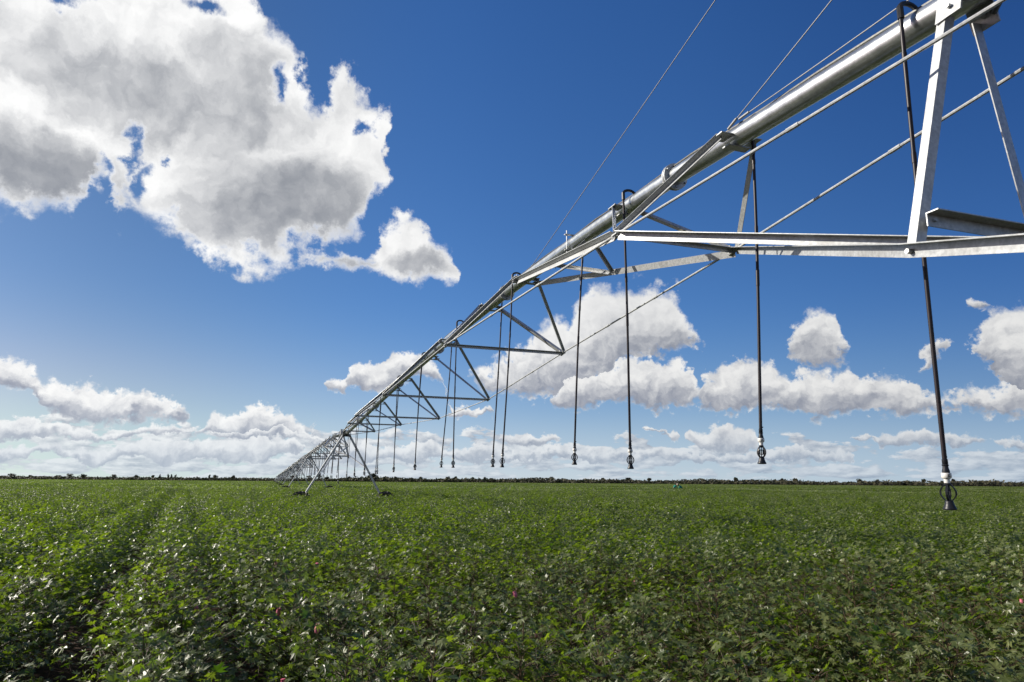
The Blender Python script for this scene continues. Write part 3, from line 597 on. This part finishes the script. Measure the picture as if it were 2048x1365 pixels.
def make_drop(k, idx, s, side, zf, o_end, z_end, full, label, group, ds=0.):
    rnd = random.uniform(-.012, .012)
    g, h = hose_path(side, s, zf(s), o_end, z_end, random.uniform(-.02, .02), rnd, ds)
    base = W(S0 + SPAN * k + s, 0, 0)
    r = empty('drop_hose', base, TH)
    loc = lambda P: [(x, y - s, z) for x, y, z in P]
    m = MB(); m.tube(loc(g), .0150, 10 if full else 6); m.tube([(g[-1][0], 0, g[-1][2] + .05), (g[-1][0], 0, g[-1][2] - .03)], .0185, 8)
    part('gooseneck', m, BLACK, r, True)
    m = MB(); m.tube(loc(h), .0120 if full else .018, 10 if full else 6)
    hv = [Vector(p) for p in loc(h)]
    for t in ((.10, .115), (.34, .36), (.49, .535)) if full else ():
        i = int(t[0] * 14); a = hv[i].lerp(hv[i + 1], t[0] * 14 - i); d = (hv[i + 1] - hv[i]).normalized()
        m.tube([a, a + d * ((t[1] - t[0]) * 2.9)], .0142, 10)
    part('hose', m, HOSE, r, True)
    e = hv[-1]; d = (hv[-1] - hv[-2]).normalized()
    q = Vector((0, 0, -1)).rotation_difference(d.lerp(Vector((0, 0, -1)), .35))
    spin = random.uniform(-.5, .5)
    if full:
        for nm, me in (('hose_fitting', fit_me), ('collar', col_me), ('cage', cag_me), ('spray_plate', wei_me)):
            o = part(nm, me, None, r); o.location = e; o.scale = (HSC,) * 3; o.rotation_mode = 'QUATERNION'; o.rotation_quaternion = q @ Matrix.Rotation(spin if nm != 'collar' else -.1, 3, 'Z').to_quaternion()
            if nm == 'collar':
                l = part('lettering', mk_me, None, o); l.rotation_euler = (0, 0, .35 - TH)
    else:
        for nm, me in (('collar', col_me), ('cage', cag_me), ('spray_plate', wei_me)):
            o = part(nm, me, None, r); o.location = e; o.scale = (HSC,) * 3; o.rotation_mode = 'QUATERNION'; o.rotation_quaternion = q
    tag(r, label, 'drop hose', group); return r
ND = [('L', 2.70, -.08, 1.49), ('R', 4.36, .02, 1.76), ('L', 6.10, -.07, 1.75), ('R', 7.66, -.03, 1.82), ('L', 9.68, -.27, 1.82), ('R', 11.0, .0, 1.85),
      ('L', 13.1, -.15, 1.87), ('R', 14.55, -.03, 1.90), ('L', 16.5, -.22, 1.87), ('R', 17.8, .03, 1.91), ('L', 20.0, -.15, 1.88), ('R', 21.3, .06, 1.87),
      ('L', 23.35, -.14, 1.83), ('R', 25.0, .04, 1.85), ('L', 26.8, -.12, 1.80), ('R', 28.4, .05, 1.84), ('L', 30.2, -.12, 1.80), ('R', 31.8, .04, 1.82), ('L', 33.6, -.1, 1.78), ('R', 35.1, .04, 1.8)]
GD = 'sprinkler hoses hanging from the nearest span'
for i, (sd, s, oe, ze) in enumerate(ND):
    side = -1 if sd == 'L' else 1
    if i == 0: lab = 'nearest black sprinkler hose, its white collar low against the cotton at right'
    else: lab = '%s black sprinkler hose from the right under the nearest span, %s its pipe' % (ORD[i], 'in front of' if side < 0 else 'behind')
    make_drop(0, i, s, side, z_near, oe, ze, True, lab, GD, {0: .10, 2: .12}.get(i, 0.))
protos = {}
for k in range(1, NSPAN):
    for i, (sd, s, oe, ze) in enumerate(ND):
        side = -1 if sd == 'L' else 1
        lab = 'thin sprinkler hose hanging from the %s span of the irrigation line' % ORD[k]
        grp = 'sprinkler hoses of the %s span' % ORD[k]
        if k == 1:
            protos[i] = make_drop(1, i, s, side, z_far, oe + random.uniform(-.05, .05), ze - .05 + random.uniform(-.06, .06), False, lab, grp)
        else:
            o = copy_tree(protos[i]); o.location = W(S0 + SPAN * k + s, 0, 0); tag(o, lab, 'drop hose', grp)

# ------------------------------------------------------------------ ground and cotton
mg, nt, b, N, L = newmat('soil')
cr, nz = noisecol(nt, 6., (.022, .014, .011), (.075, .047, .035), 8, .65)
L.new(cr.outputs['Color'], b.inputs['Base Color']); b.inputs['Roughness'].default_value = .95; b.inputs['Specular IOR Level'].default_value = .1
bp = N.new('ShaderNodeBump'); bp.inputs['Strength'].default_value = .8; bp.inputs['Distance'].default_value = .03
L.new(nz.outputs['Fac'], bp.inputs['Height']); L.new(bp.outputs['Normal'], b.inputs['Normal'])
m = MB(); B_ = 9000
m.add([(-B_, -B_, 0), (B_, -B_, 0), (B_, B_, 0), (-B_, B_, 0)], [(0, 1, 2, 3)])
tag(part('ground', m, mg), kind='structure')

OUT_HI = [(0, 1.06), (17, .50), (41, .95), (61, .43), (88, .74), (118, .36), (148, .44), (180, .14)]
OUT_LO = [(0, 1.05), (20, .48), (44, .95), (68, .42), (92, .70), (150, .40)]
def leaf(mb, tints, base, fwd, nrm, size, tint, outl, curl, rg):
    f = Vector(fwd); n = Vector(nrm).normalized(); f = (f - n * f.dot(n)).normalized(); r = f.cross(n)
    pts = [(a, q) for a, q in outl] + [(-a, q) for a, q in reversed(outl) if 0 < a < 180]
    base = Vector(base); vs = [base + f * (.12 * size)]
    tw = rg.uniform(-.12, .12)
    for a, q in pts:
        a = math.radians(a + rg.uniform(-5, 5)); q *= rg.uniform(.9, 1.1)
        x, y = math.sin(a) * q, math.cos(a) * q
        z = -curl * (x * x + .8 * y * y) + .22 * abs(x) * (1 - q) + tw * x + rg.uniform(-.05, .05)
        vs.append(base + (r * x + f * y + n * z) * size)
    k = len(pts)
    mb.add(vs, [(0, 1 + (i + 1) % k, 1 + i) for i in range(k)]); tints += [tint] * len(vs)
SUNB = Vector((S.x, S.y, .35)).normalized()
def make_plant(seed, Hh, nodes, outl, lod):
    rg = random.Random(seed); lv = MB(); tn = []; st = MB(); sites = []
    lean = Vector((rg.uniform(-.06, .06), rg.uniform(-.06, .06), 0))
    ax = lambda z: lean * z / Hh + Vector((.012 * math.sin(z * 9 + seed), .012 * math.cos(z * 8 + seed), z))
    if not lod: st.tube([ax(Hh * i / 7.) for i in range(8)], [.0065, .006, .0055, .005, .004, .0032, .0025, .0018], 6)
    def put(pos, d, size, rad):
        nrm = Vector((0, 0, 1)) + SUNB * (rg.uniform(-.15, .5) if rg.random() < .55 else rg.uniform(.6, 1.6)) + Vector((rg.gauss(0, .36), rg.gauss(0, .36), 0)) + Vector((d.x, d.y, 0)) * rg.uniform(-.1, .45)
        fwd = Vector((d.x, d.y, rg.uniform(-.4, .1)))
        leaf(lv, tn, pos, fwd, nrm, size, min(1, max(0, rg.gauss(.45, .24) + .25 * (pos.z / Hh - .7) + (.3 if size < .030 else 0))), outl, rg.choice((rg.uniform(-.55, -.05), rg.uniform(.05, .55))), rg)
    for i in range(nodes):
        t = i / (nodes - 1.); z = Hh * (.26 + .72 * t); a = i * 2.3998 + rg.uniform(-.5, .5)
        d = Vector((math.cos(a), math.sin(a), 0)); size = (.031 + .022 * (1 - t) ** .6) * rg.uniform(.8, 1.25)
        p0 = ax(z); pl = rg.uniform(.05, .13) * (1.15 - .5 * t); p1 = p0 + d * pl + Vector((0, 0, pl * rg.uniform(.35, 1.)))
        if not lod: st.tube([p0, (p0 + p1) / 2 + Vector((0, 0, .006)), p1], [.0015, .0012, .001], 4, False)
        put(p1, d, size, 0)
        for bnum in range(2 if t < .55 else 1):
            if t > .9: break
            a2 = a + 2.1 + bnum * 2.2 + rg.uniform(-.4, .4); d2 = Vector((math.cos(a2), math.sin(a2), 0))
            ln = rg.uniform(.18, .50) * (1.12 - t); p2 = p0 + d2 * ln + Vector((0, 0, ln * rg.uniform(.25, .7)))
            if not lod: st.tube([p0, (p0 + p2) / 2 + Vector((0, 0, .01)), p2], [.0022, .0018, .0013], 4, False)
            for q in (.25, .4, .55, .7, .85, 1.):
                if q < 1 and rg.random() < .17: continue
                pb = p0.lerp(p2, q); a3 = a2 + rg.uniform(-1.3, 1.3); d3 = Vector((math.cos(a3), math.sin(a3), 0)); pl = rg.uniform(.03, .09)
                pe = pb + d3 * pl + Vector((0, 0, pl * rg.uniform(.2, 1.1)))
                if not lod: st.tube([pb, pe], [.0011, .0009], 4, False)
                put(pe, d3, rg.uniform(.024, .048), 0)
            if t > .35: sites.append(p2 + d2 * .02)
    return st, lv, tn, sites
if True:
    VAR = []
    for i in range(9):
        rg = random.Random(i); st, lv, tn, sites = make_plant(100 + i, .78 + .024 * i, 28 + i % 3, OUT_HI, False)
        VAR.append((st.mesh('cotton_stem', STEM, True), lv.mesh('cotton_foliage', LEAF, False, tn), sites))
    fl = MB(); fl.lathe([(.004, -.006), (.012, .0), (.016, .012), (.0175, .026), (.014, .038), (.017, .046), (.010, .048)], 9)
    fl_me = fl.mesh('flower', PETAL, True)
    bol = MB(); bol.lathe([(.003, -.004), (.014, .0), (.018, .012), (.015, .024), (.006, .034), (.001, .037)], 9)
    # plants stand in rows running away to the left
    RA = math.radians(-25); rd = Vector((math.sin(RA), math.cos(RA))); pd = Vector((rd.y, -rd.x))
    rg = random.Random(3); near = []; rest = []
    def inview(x, y, mx): return y > 1.15 and abs(x) < .79 * y + mx
    for k in range(-85, 100):
        q0 = -.12 + .90 * k
        u = -40.
        while u < 95:
            u += .15
            qq = q0 + rg.gauss(0, .085) + (.045 if k == 0 else -.045 if k == -1 else .03 if k == 1 else 0); uu = u + rg.uniform(-.06, .06)
            x, y = pd.x * qq + rd.x * uu, pd.y * qq + rd.y * uu
            if y > 62 or not inview(x, y, 2.2): continue
            if rg.random() < (.06 + (.14 if (x < -.2 and y < 5.5) else 0)): continue
            d = math.hypot(x, y)
            if y > 30 and rg.random() < .25: continue
            (near if (d < 13 and y > 1.75 and abs(x) < .76 * y + .3) else rest).append((d, x, y))
    near.sort(); rest += near[300:]; near = near[:300]
    GP = 'cotton plants in the nearest rows'
    for i, (d, x, y) in enumerate(near):
        st, lf, sites = VAR[rg.randrange(9)]
        r = empty('cotton_plant', (x, y, 0), rg.uniform(0, 6.28)); s = rg.uniform(.86, 1.12); r.scale = (s, s, s)
        part('stem', st, None, r); part('foliage', lf, None, r)
        if rg.random() < .17:
            o = part('flower', fl_me, None, r); o.scale = (.85,) * 3; o.location = rg.choice(sites) + Vector((0, 0, .02)); o.rotation_euler = (rg.uniform(-.5, .5), rg.uniform(-.5, .5), 0)
            tag(r, 'green cotton plant carrying a pink flower bud, in the nearest rows', 'cotton plant', GP)
        else: tag(r, 'leafy green cotton plant without a flower, in the nearest rows', 'cotton plant', GP)
    # the rest of the crop: one object that scatters whole plants, then patches of canopy further off
    src = bpy.data.collections.new('crop_sources')
    for i in range(8):
        st, lv, tn, sites = make_plant(200 + i, .77 + .024 * i, 24, OUT_LO, True)
        src.objects.link(bpy.data.objects.new('a%d_plant' % i, lv.mesh('crop_plant', LEAF, False, tn)))
    for i in range(3):
        rg2 = random.Random(50 + i); lv = MB(); tn = []
        for j in range(2000):
            px, py = rg2.uniform(-3, 3), rg2.uniform(-3, 3); row = (px % .90) / .90
            hz = .70 + .16 * math.sin(math.pi * row) + rg2.uniform(-.12, .10)
            a = rg2.uniform(0, 6.28); nrm = Vector((rg2.gauss(0, .55), rg2.gauss(0, .55), 1)) + SUNB * (rg2.uniform(0, .5) if rg2.random() < .55 else rg2.uniform(.6, 1.5))
            leaf(lv, tn, (px, py, hz), (math.cos(a), math.sin(a), -.2), nrm, rg2.uniform(.065, .105), min(1, max(0, rg2.gauss(.58, .22))), OUT_LO, .2, rg2)
        src.objects.link(bpy.data.objects.new('b%d_patch' % i, lv.mesh('crop_patch', LEAF, False, tn)))
    pv, vi, rz, sl = [], [], [], []
    for d, x, y in rest:
        pv.append((x, y, 0)); vi.append(rg.randrange(8)); rz.append(rg.uniform(0, 6.28)); sl.append(rg.uniform(.92, 1.14))
    for iy in range(11, 80):
        for ix in range(-70, 70):
            x, y = ix * 5.8, iy * 5.8
            if y < 60 or y > 395 or abs(x) > .8 * y + 8: continue
            pv.append((x, y, 0)); vi.append(8 + rg.randrange(3)); rz.append(-RA + (math.pi if rg.random() < .5 else 0)); sl.append(1.)
    npt = len(pv)
    sheet = [(-330, 61, .66), (330, 61, .66), (420, 398, .66), (-420, 398, .66)]
    me = bpy.data.meshes.new('cotton_crop'); me.from_pydata(pv + sheet, [], [(npt, npt + 1, npt + 2, npt + 3)]); me.materials.append(LEAF)
    for nm, ty, dat in (('vi', 'INT', vi + [0] * 4), ('rz', 'FLOAT', rz + [0.] * 4), ('sl', 'FLOAT', sl + [0.] * 4), ('tint', 'FLOAT', [.1] * (npt + 4)), ('pt', 'INT', [1] * npt + [0] * 4)):
        a = me.attributes.new(nm, ty, 'POINT'); a.data.foreach_set('value', dat)
    crop = link(bpy.data.objects.new('cotton_crop', me)); tag(crop, 'green cotton crop covering the flat field out to the trees', 'crop', kind='stuff')
    ng = bpy.data.node_groups.new('scatter', 'GeometryNodeTree'); ng.is_modifier = True
    ng.interface.new_socket('Geometry', in_out='INPUT', socket_type='NodeSocketGeometry'); ng.interface.new_socket('Geometry', in_out='OUTPUT', socket_type='NodeSocketGeometry')
    N, L = ng.nodes, ng.links
    gi, go = N.new('NodeGroupInput'), N.new('NodeGroupOutput')
    def attr(nm, ty):
        n = N.new('GeometryNodeInputNamedAttribute'); n.data_type = ty; n.inputs['Name'].default_value = nm; return n.outputs['Attribute']
    ci = N.new('GeometryNodeCollectionInfo'); ci.inputs['Collection'].default_value = src; ci.inputs['Separate Children'].default_value = True; ci.inputs['Reset Children'].default_value = True
    io = N.new('GeometryNodeInstanceOnPoints'); io.inputs['Pick Instance'].default_value = True
    L.new(gi.outputs[0], io.inputs['Points']); L.new(ci.outputs[0], io.inputs['Instance'])
    cmp_ = N.new('FunctionNodeCompare'); cmp_.data_type = 'INT'; cmp_.operation = 'EQUAL'; L.new(attr('pt', 'INT'), cmp_.inputs[2]); cmp_.inputs[3].default_value = 1
    L.new(cmp_.outputs[0], io.inputs['Selection']); L.new(attr('vi', 'INT'), io.inputs['Instance Index'])
    cx = N.new('ShaderNodeCombineXYZ'); L.new(attr('rz', 'FLOAT'), cx.inputs[2]); L.new(cx.outputs[0], io.inputs['Rotation']); L.new(attr('sl', 'FLOAT'), io.inputs['Scale'])
    jn = N.new('GeometryNodeJoinGeometry'); L.new(gi.outputs[0], jn.inputs[0]); L.new(io.outputs[0], jn.inputs[0]); L.new(jn.outputs[0], go.inputs[0])
    md = crop.modifiers.new('scatter', 'NODES'); md.node_group = ng


# ------------------------------------------------------------------ far trees and people
def quads(mb, tn, c, rx, rz_, n, s0, s1, rg, flat=.0):
    for i in range(n):
        while True:
            p = Vector((rg.uniform(-1, 1), rg.uniform(-1, 1), rg.uniform(-1, 1)))
            if .25 < p.length < 1: break
        if p.z < -.55: p.z *= .6
        q = Vector(c) + Vector((p.x * rx, p.y * rx, p.z * rz_)); s = rg.uniform(s0, s1)
        u = Vector((rg.gauss(0, 1), rg.gauss(0, 1), rg.gauss(0, .6))).normalized(); v = u.orthogonal().normalized()
        mb.add([q - u * s, q - v * s * .6, q + u * s, q + v * s * .6], [(0, 1, 2, 3)]); tn += [min(1, max(0, rg.gauss(.4, .25)))] * 4
rg = random.Random(11)
wd, tn = MB(), []
for i in range(1200):                          # low scrub along the right, a thin dark belt on the left
    a = -.72 + 1.44 * i / 1200. + rg.uniform(-.004, .004)
    if a > -.235:
        d = 405 + rg.uniform(-6, 30); h = rg.uniform(2.5, 3.7) * (1 + .18 * math.sin(a * 40) * math.sin(a * 17 + 1))
    else:
        d = 640 + rg.uniform(-20, 40); h = rg.uniform(2.4, 3.6)
    x, y = d * math.sin(a), d * math.cos(a); w = rg.uniform(2.2, 4.) * d / 420.
    quads(wd, tn, (x, y, h * .45), w, h * .56, 46, .45, .95, rg)
tag(part('woodland', wd.mesh('woodland', SCRUB, False, tn), None), 'low dark scrub belt along the far edge of the field', 'woodland', kind='stuff')
def azim(u): return math.atan((u - 1024) / 1370. / 1.0209)
TREES = [(24, 640, 6.4, 4.2, 0), (62, 650, 5.0, 2.5, 0), (118, 650, 5.0, 2.5, 0), (142, 640, 6.4, 3.4, 0), (168, 640, 6.6, 3.6, 0), (228, 650, 6.2, 2.8, 0), (273, 640, 6.0, 2.6, 0), (307, 650, 6.0, 2.0, 0),
         (321, 640, 6.4, 1.7, 1), (338, 640, 6.8, 1.8, 1), (344, 640, 6.6, 1.8, 1), (352, 640, 6.4, 2.0, 1), (420, 640, 6.6, 2.0, 1), (433, 640, 6.6, 2.6, 0), (468, 640, 6.4, 2.6, 0),
         (562, 640, 6.2, 3.0, 0), (587, 620, 6.8, 3.0, 0), (595, 620, 7.2, 2.0, 1), (620, 600, 7.0, 3.6, 0), (640, 600, 9.8, 2.4, 1), (655, 610, 5.6, 3., 0), (700, 520, 5.6, 2.8, 0),
         (773, 440, 5.2, 1.8, 0), (795, 430, 5.0, 2.6, 0), (824, 430, 4.9, 1.8, 0), (843, 430, 5.0, 2.0, 0), (897, 430, 5.6, 2.0, 0), (911, 430, 5.6, 1.9, 0), (947, 430, 5.5, 1.8, 0), (971, 430, 5.2, 1.4, 0),
         (1106, 430, 5.8, 2.2, 0), (1208, 430, 5.2, 2.0, 0), (1259, 430, 5.6, 2.6, 0), (1301, 430, 5.4, 1.6, 0), (1410, 430, 5.2, 2.4, 0), (1474, 430, 6.4, 1.9, 0), (1566, 430, 5.6, 1.5, 0), (1595, 430, 5.6, 2.4, 0),
         (1722, 430, 5.6, 2.4, 0), (1757, 430, 5.4, 2.0, 0), (1850, 430, 5.6, 1.9, 0), (1909, 430, 5.6, 1.6, 0), (1965, 430, 5.0, 1.8, 0)]
for u, d, h, w, kind in TREES:
    h *= .84; w *= .9
    a = azim(u); r = empty('tree', (d * math.sin(a), d * math.cos(a), 0), rg.uniform(0, 6)); m = MB()
    th = h * (.35 if kind == 0 else .25)
    m.tube([(0, 0, 0), (rg.uniform(-.1, .1), 0, th), (rg.uniform(-.3, .3), .1, h * .7)], [.18, .14, .05], 6)
    for q in range(3):
        b = 2.1 * q + rg.uniform(0, 1); m.tube([(0, 0, th * .9), (math.cos(b) * w * .5, math.sin(b) * w * .5, h * .68)], [.09, .03], 5)
    part('trunk', m, BARK, r)
    m = MB(); t2 = []
    for q in range(5 if kind == 0 else 4):
        b = rg.uniform(0, 6.28); rr = rg.uniform(0, .55) * w if kind == 0 else .2 * w
        zz = h * rg.uniform(.58, .80) if kind == 0 else h * (.38 + .15 * q)
        quads(m, t2, (math.cos(b) * rr, math.sin(b) * rr, zz), w * rg.uniform(.4, .6) if kind == 0 else w * .45 * (1.2 - .2 * q), h * .19, 60, .22, .5, rg)
    part('crown', m.mesh('crown', SCRUB, False, t2), None, r)
    side = 'left' if u < 560 else 'under' if u < 735 else 'right'
    tag(r, {'left': 'small dark tree rising above the low tree line far left of the irrigation line',
            'under': 'small dark tree on the horizon seen beneath the far spans of the irrigation line',
            'right': 'small rounded tree rising above the scrub on the horizon right of the wheeled tower'}[side], 'tree',
        {'left': 'trees on the left horizon', 'under': 'trees on the horizon under the spans', 'right': 'trees on the right horizon'}[side])
# the big dense tree by the nearest tower
a = azim(745); d = 470.; r = empty('tree', (d * math.sin(a), d * math.cos(a), 0), -a); m = MB(); t2 = []
for (cx, cz, rx, rz_) in ((-2.6, 2.7, 2.0, 2.3), (-.8, 3., 2., 2.4), (1.2, 3.4, 2.6, 3.0), (2.8, 2.8, 2., 2.6), (.6, 4.6, 2.0, 1.6), (0, 1.6, 4.2, 1.5), (3.6, 2.2, 1.4, 2.)):
    quads(m, t2, (cx, 0, cz), rx, rz_, 200, .3, .65, rg)
part('crown', m.mesh('crown', SCRUB, False, t2), None, r); m = MB()
m.tube([(0, 0, 0), (.2, 0, 2.5)], [.35, .2], 8); part('trunk', m, BARK, r)
tag(r, 'broad dense dark tree on the horizon just behind the right leg of the nearest tower', 'tree')

TEAL = mat_simple('work_cloth', (.010, .155, .125), (.016, .22, .175), .85, 0., 6., spec=.2)
SKIN = mat_simple('skin', (.045, .024, .016), (.07, .04, .027), .55, 0., 8.)
HATM = mat_simple('straw_hat', (.62, .5, .4), (.72, .6, .48), .8, 0., 8.)
DARKCL = mat_simple('dark_cloth', (.012, .016, .025), (.02, .026, .035), .9, 0., 8.)
def skin_mesh(name, chains, mat, parent):
    """chains: lists of (point, radius); chains share joints by index of a named point"""
    idx = {}; vs = []; es = []; rs = []
    for ch in chains:
        prev = None
        for p, r_ in ch:
            k = tuple(round(c, 4) for c in p)
            if k not in idx: idx[k] = len(vs); vs.append(p); rs.append(r_)
            if prev is not None and prev != idx[k]: es.append((prev, idx[k]))
            prev = idx[k]
    me = bpy.data.meshes.new(name); me.from_pydata(vs, es, []); me.materials.append(mat)
    o = link(bpy.data.objects.new(name, me), parent)
    md = o.modifiers.new('skin', 'SKIN'); md.use_smooth_shade = True
    if not me.skin_vertices: me.skin_vertices.new()
    for i, sv in enumerate(me.skin_vertices[0].data):
        sv.radius = (rs[i], rs[i]); sv.use_root = (i == 0)
    sb = o.modifiers.new('sub', 'SUBSURF'); sb.levels = sb.render_levels = 1
    return o
def person(u, dist, rz, bend, hat, label):
    a = azim(u); r = empty('person', (dist * math.sin(a), dist * math.cos(a), 0), rz)
    hip = (0, 0, .88); sb_, cb = math.sin(bend), math.cos(bend)
    up_ = lambda t, x=0., y=0.: (x, sb_ * t + y * cb, .88 + cb * t - y * sb_)
    ch, nk, hd, tp = up_(.28), up_(.56), up_(.66, 0, .03), up_(.80, 0, .06)
    sh = [up_(.47, s * .19) for s in (-1, 1)]; el = [(s * .25, sh[0][1] + .10, sh[0][2] - .27) for s in (-1, 1)]
    wr = [(s * .20, sh[0][1] + .28, sh[0][2] - .44) for s in (-1, 1)]; fi = [(s * .18, sh[0][1] + .34, sh[0][2] - .51) for s in (-1, 1)]
    hp = [(s * .10, 0, .84) for s in (-1, 1)]; kn = [(s * .12, .06, .46) for s in (-1, 1)]; an = [(s * .12, -.02, .08) for s in (-1, 1)]; to = [(s * .13, .16, .04) for s in (-1, 1)]
    B = [[(hip, .12), (ch, .12), (nk, .055), (hd, .085), (tp, .075)]]
    for i in (0, 1):
        B.append([(ch, .12), (sh[i], .055), (el[i], .042), (wr[i], .030), (fi[i], .028)])
        B.append([(hip, .12), (hp[i], .085), (kn[i], .058), (an[i], .04), (to[i], .035)])
        for q in range(4): B.append([(fi[i], .028), ((fi[i][0] + (q - 1.5) * .018, fi[i][1] + .05, fi[i][2] - .05), .008), ((fi[i][0] + (q - 1.5) * .02, fi[i][1] + .06, fi[i][2] - .085), .007)])
    skin_mesh('body', B, SKIN, r)
    J = [[(hip, .145), (ch, .155), (up_(.48), .11)]]
    for i in (0, 1): J.append([(ch, .155), (sh[i], .078), (el[i], .058), (wr[i], .045)])
    skin_mesh('jacket', J, TEAL, r)
    T = []
    for i in (0, 1): T.append([(hip, .14), (hp[i], .11), (kn[i], .08), (an[i], .062)])
    skin_mesh('trousers', T, DARKCL, r)
    h = MB(); c = Vector(tp)
    if hat:
        h.lathe([(.001, .09), (.07, .085), (.095, .03), (.10, .0), (.17, -.015), (.168, -.022), (.09, -.01)], 14); o = part('hat', h, HATM, r, True)
    else:
        h.lathe([(.001, .06), (.06, .05), (.09, .0), (.092, -.05), (.07, -.06)], 12); o = part('cap', h, DARKCL, r, True)
    o.location = c + Vector((0, 0, .01)); o.rotation_euler = (-bend * .5, 0, 0)
    tag(r, label, 'person', 'workers far out in the field')
person(1349, 91., -1.2, .55, False, 'person in green work clothes and dark cap bending in the distant cotton, left of two')
person(1366.5, 89., 1.3, .75, True, 'person in green work clothes and pale hat stooping in the distant cotton, right of two')


# ------------------------------------------------------------------ render settings
sc.render.engine = 'CYCLES'
sc.view_settings.view_transform = 'Standard'; sc.view_settings.look = 'None'; sc.view_settings.gamma = 1; sc.view_settings.exposure = EXPO
sc.cycles.use_denoising = True
sc.cycles.max_bounces = 6; sc.cycles.diffuse_bounces = 3; sc.cycles.glossy_bounces = 3; sc.cycles.transmission_bounces = 3
sc.cycles.caustics_reflective = False; sc.cycles.caustics_refractive = False
sc.cycles.sample_clamp_indirect = 6
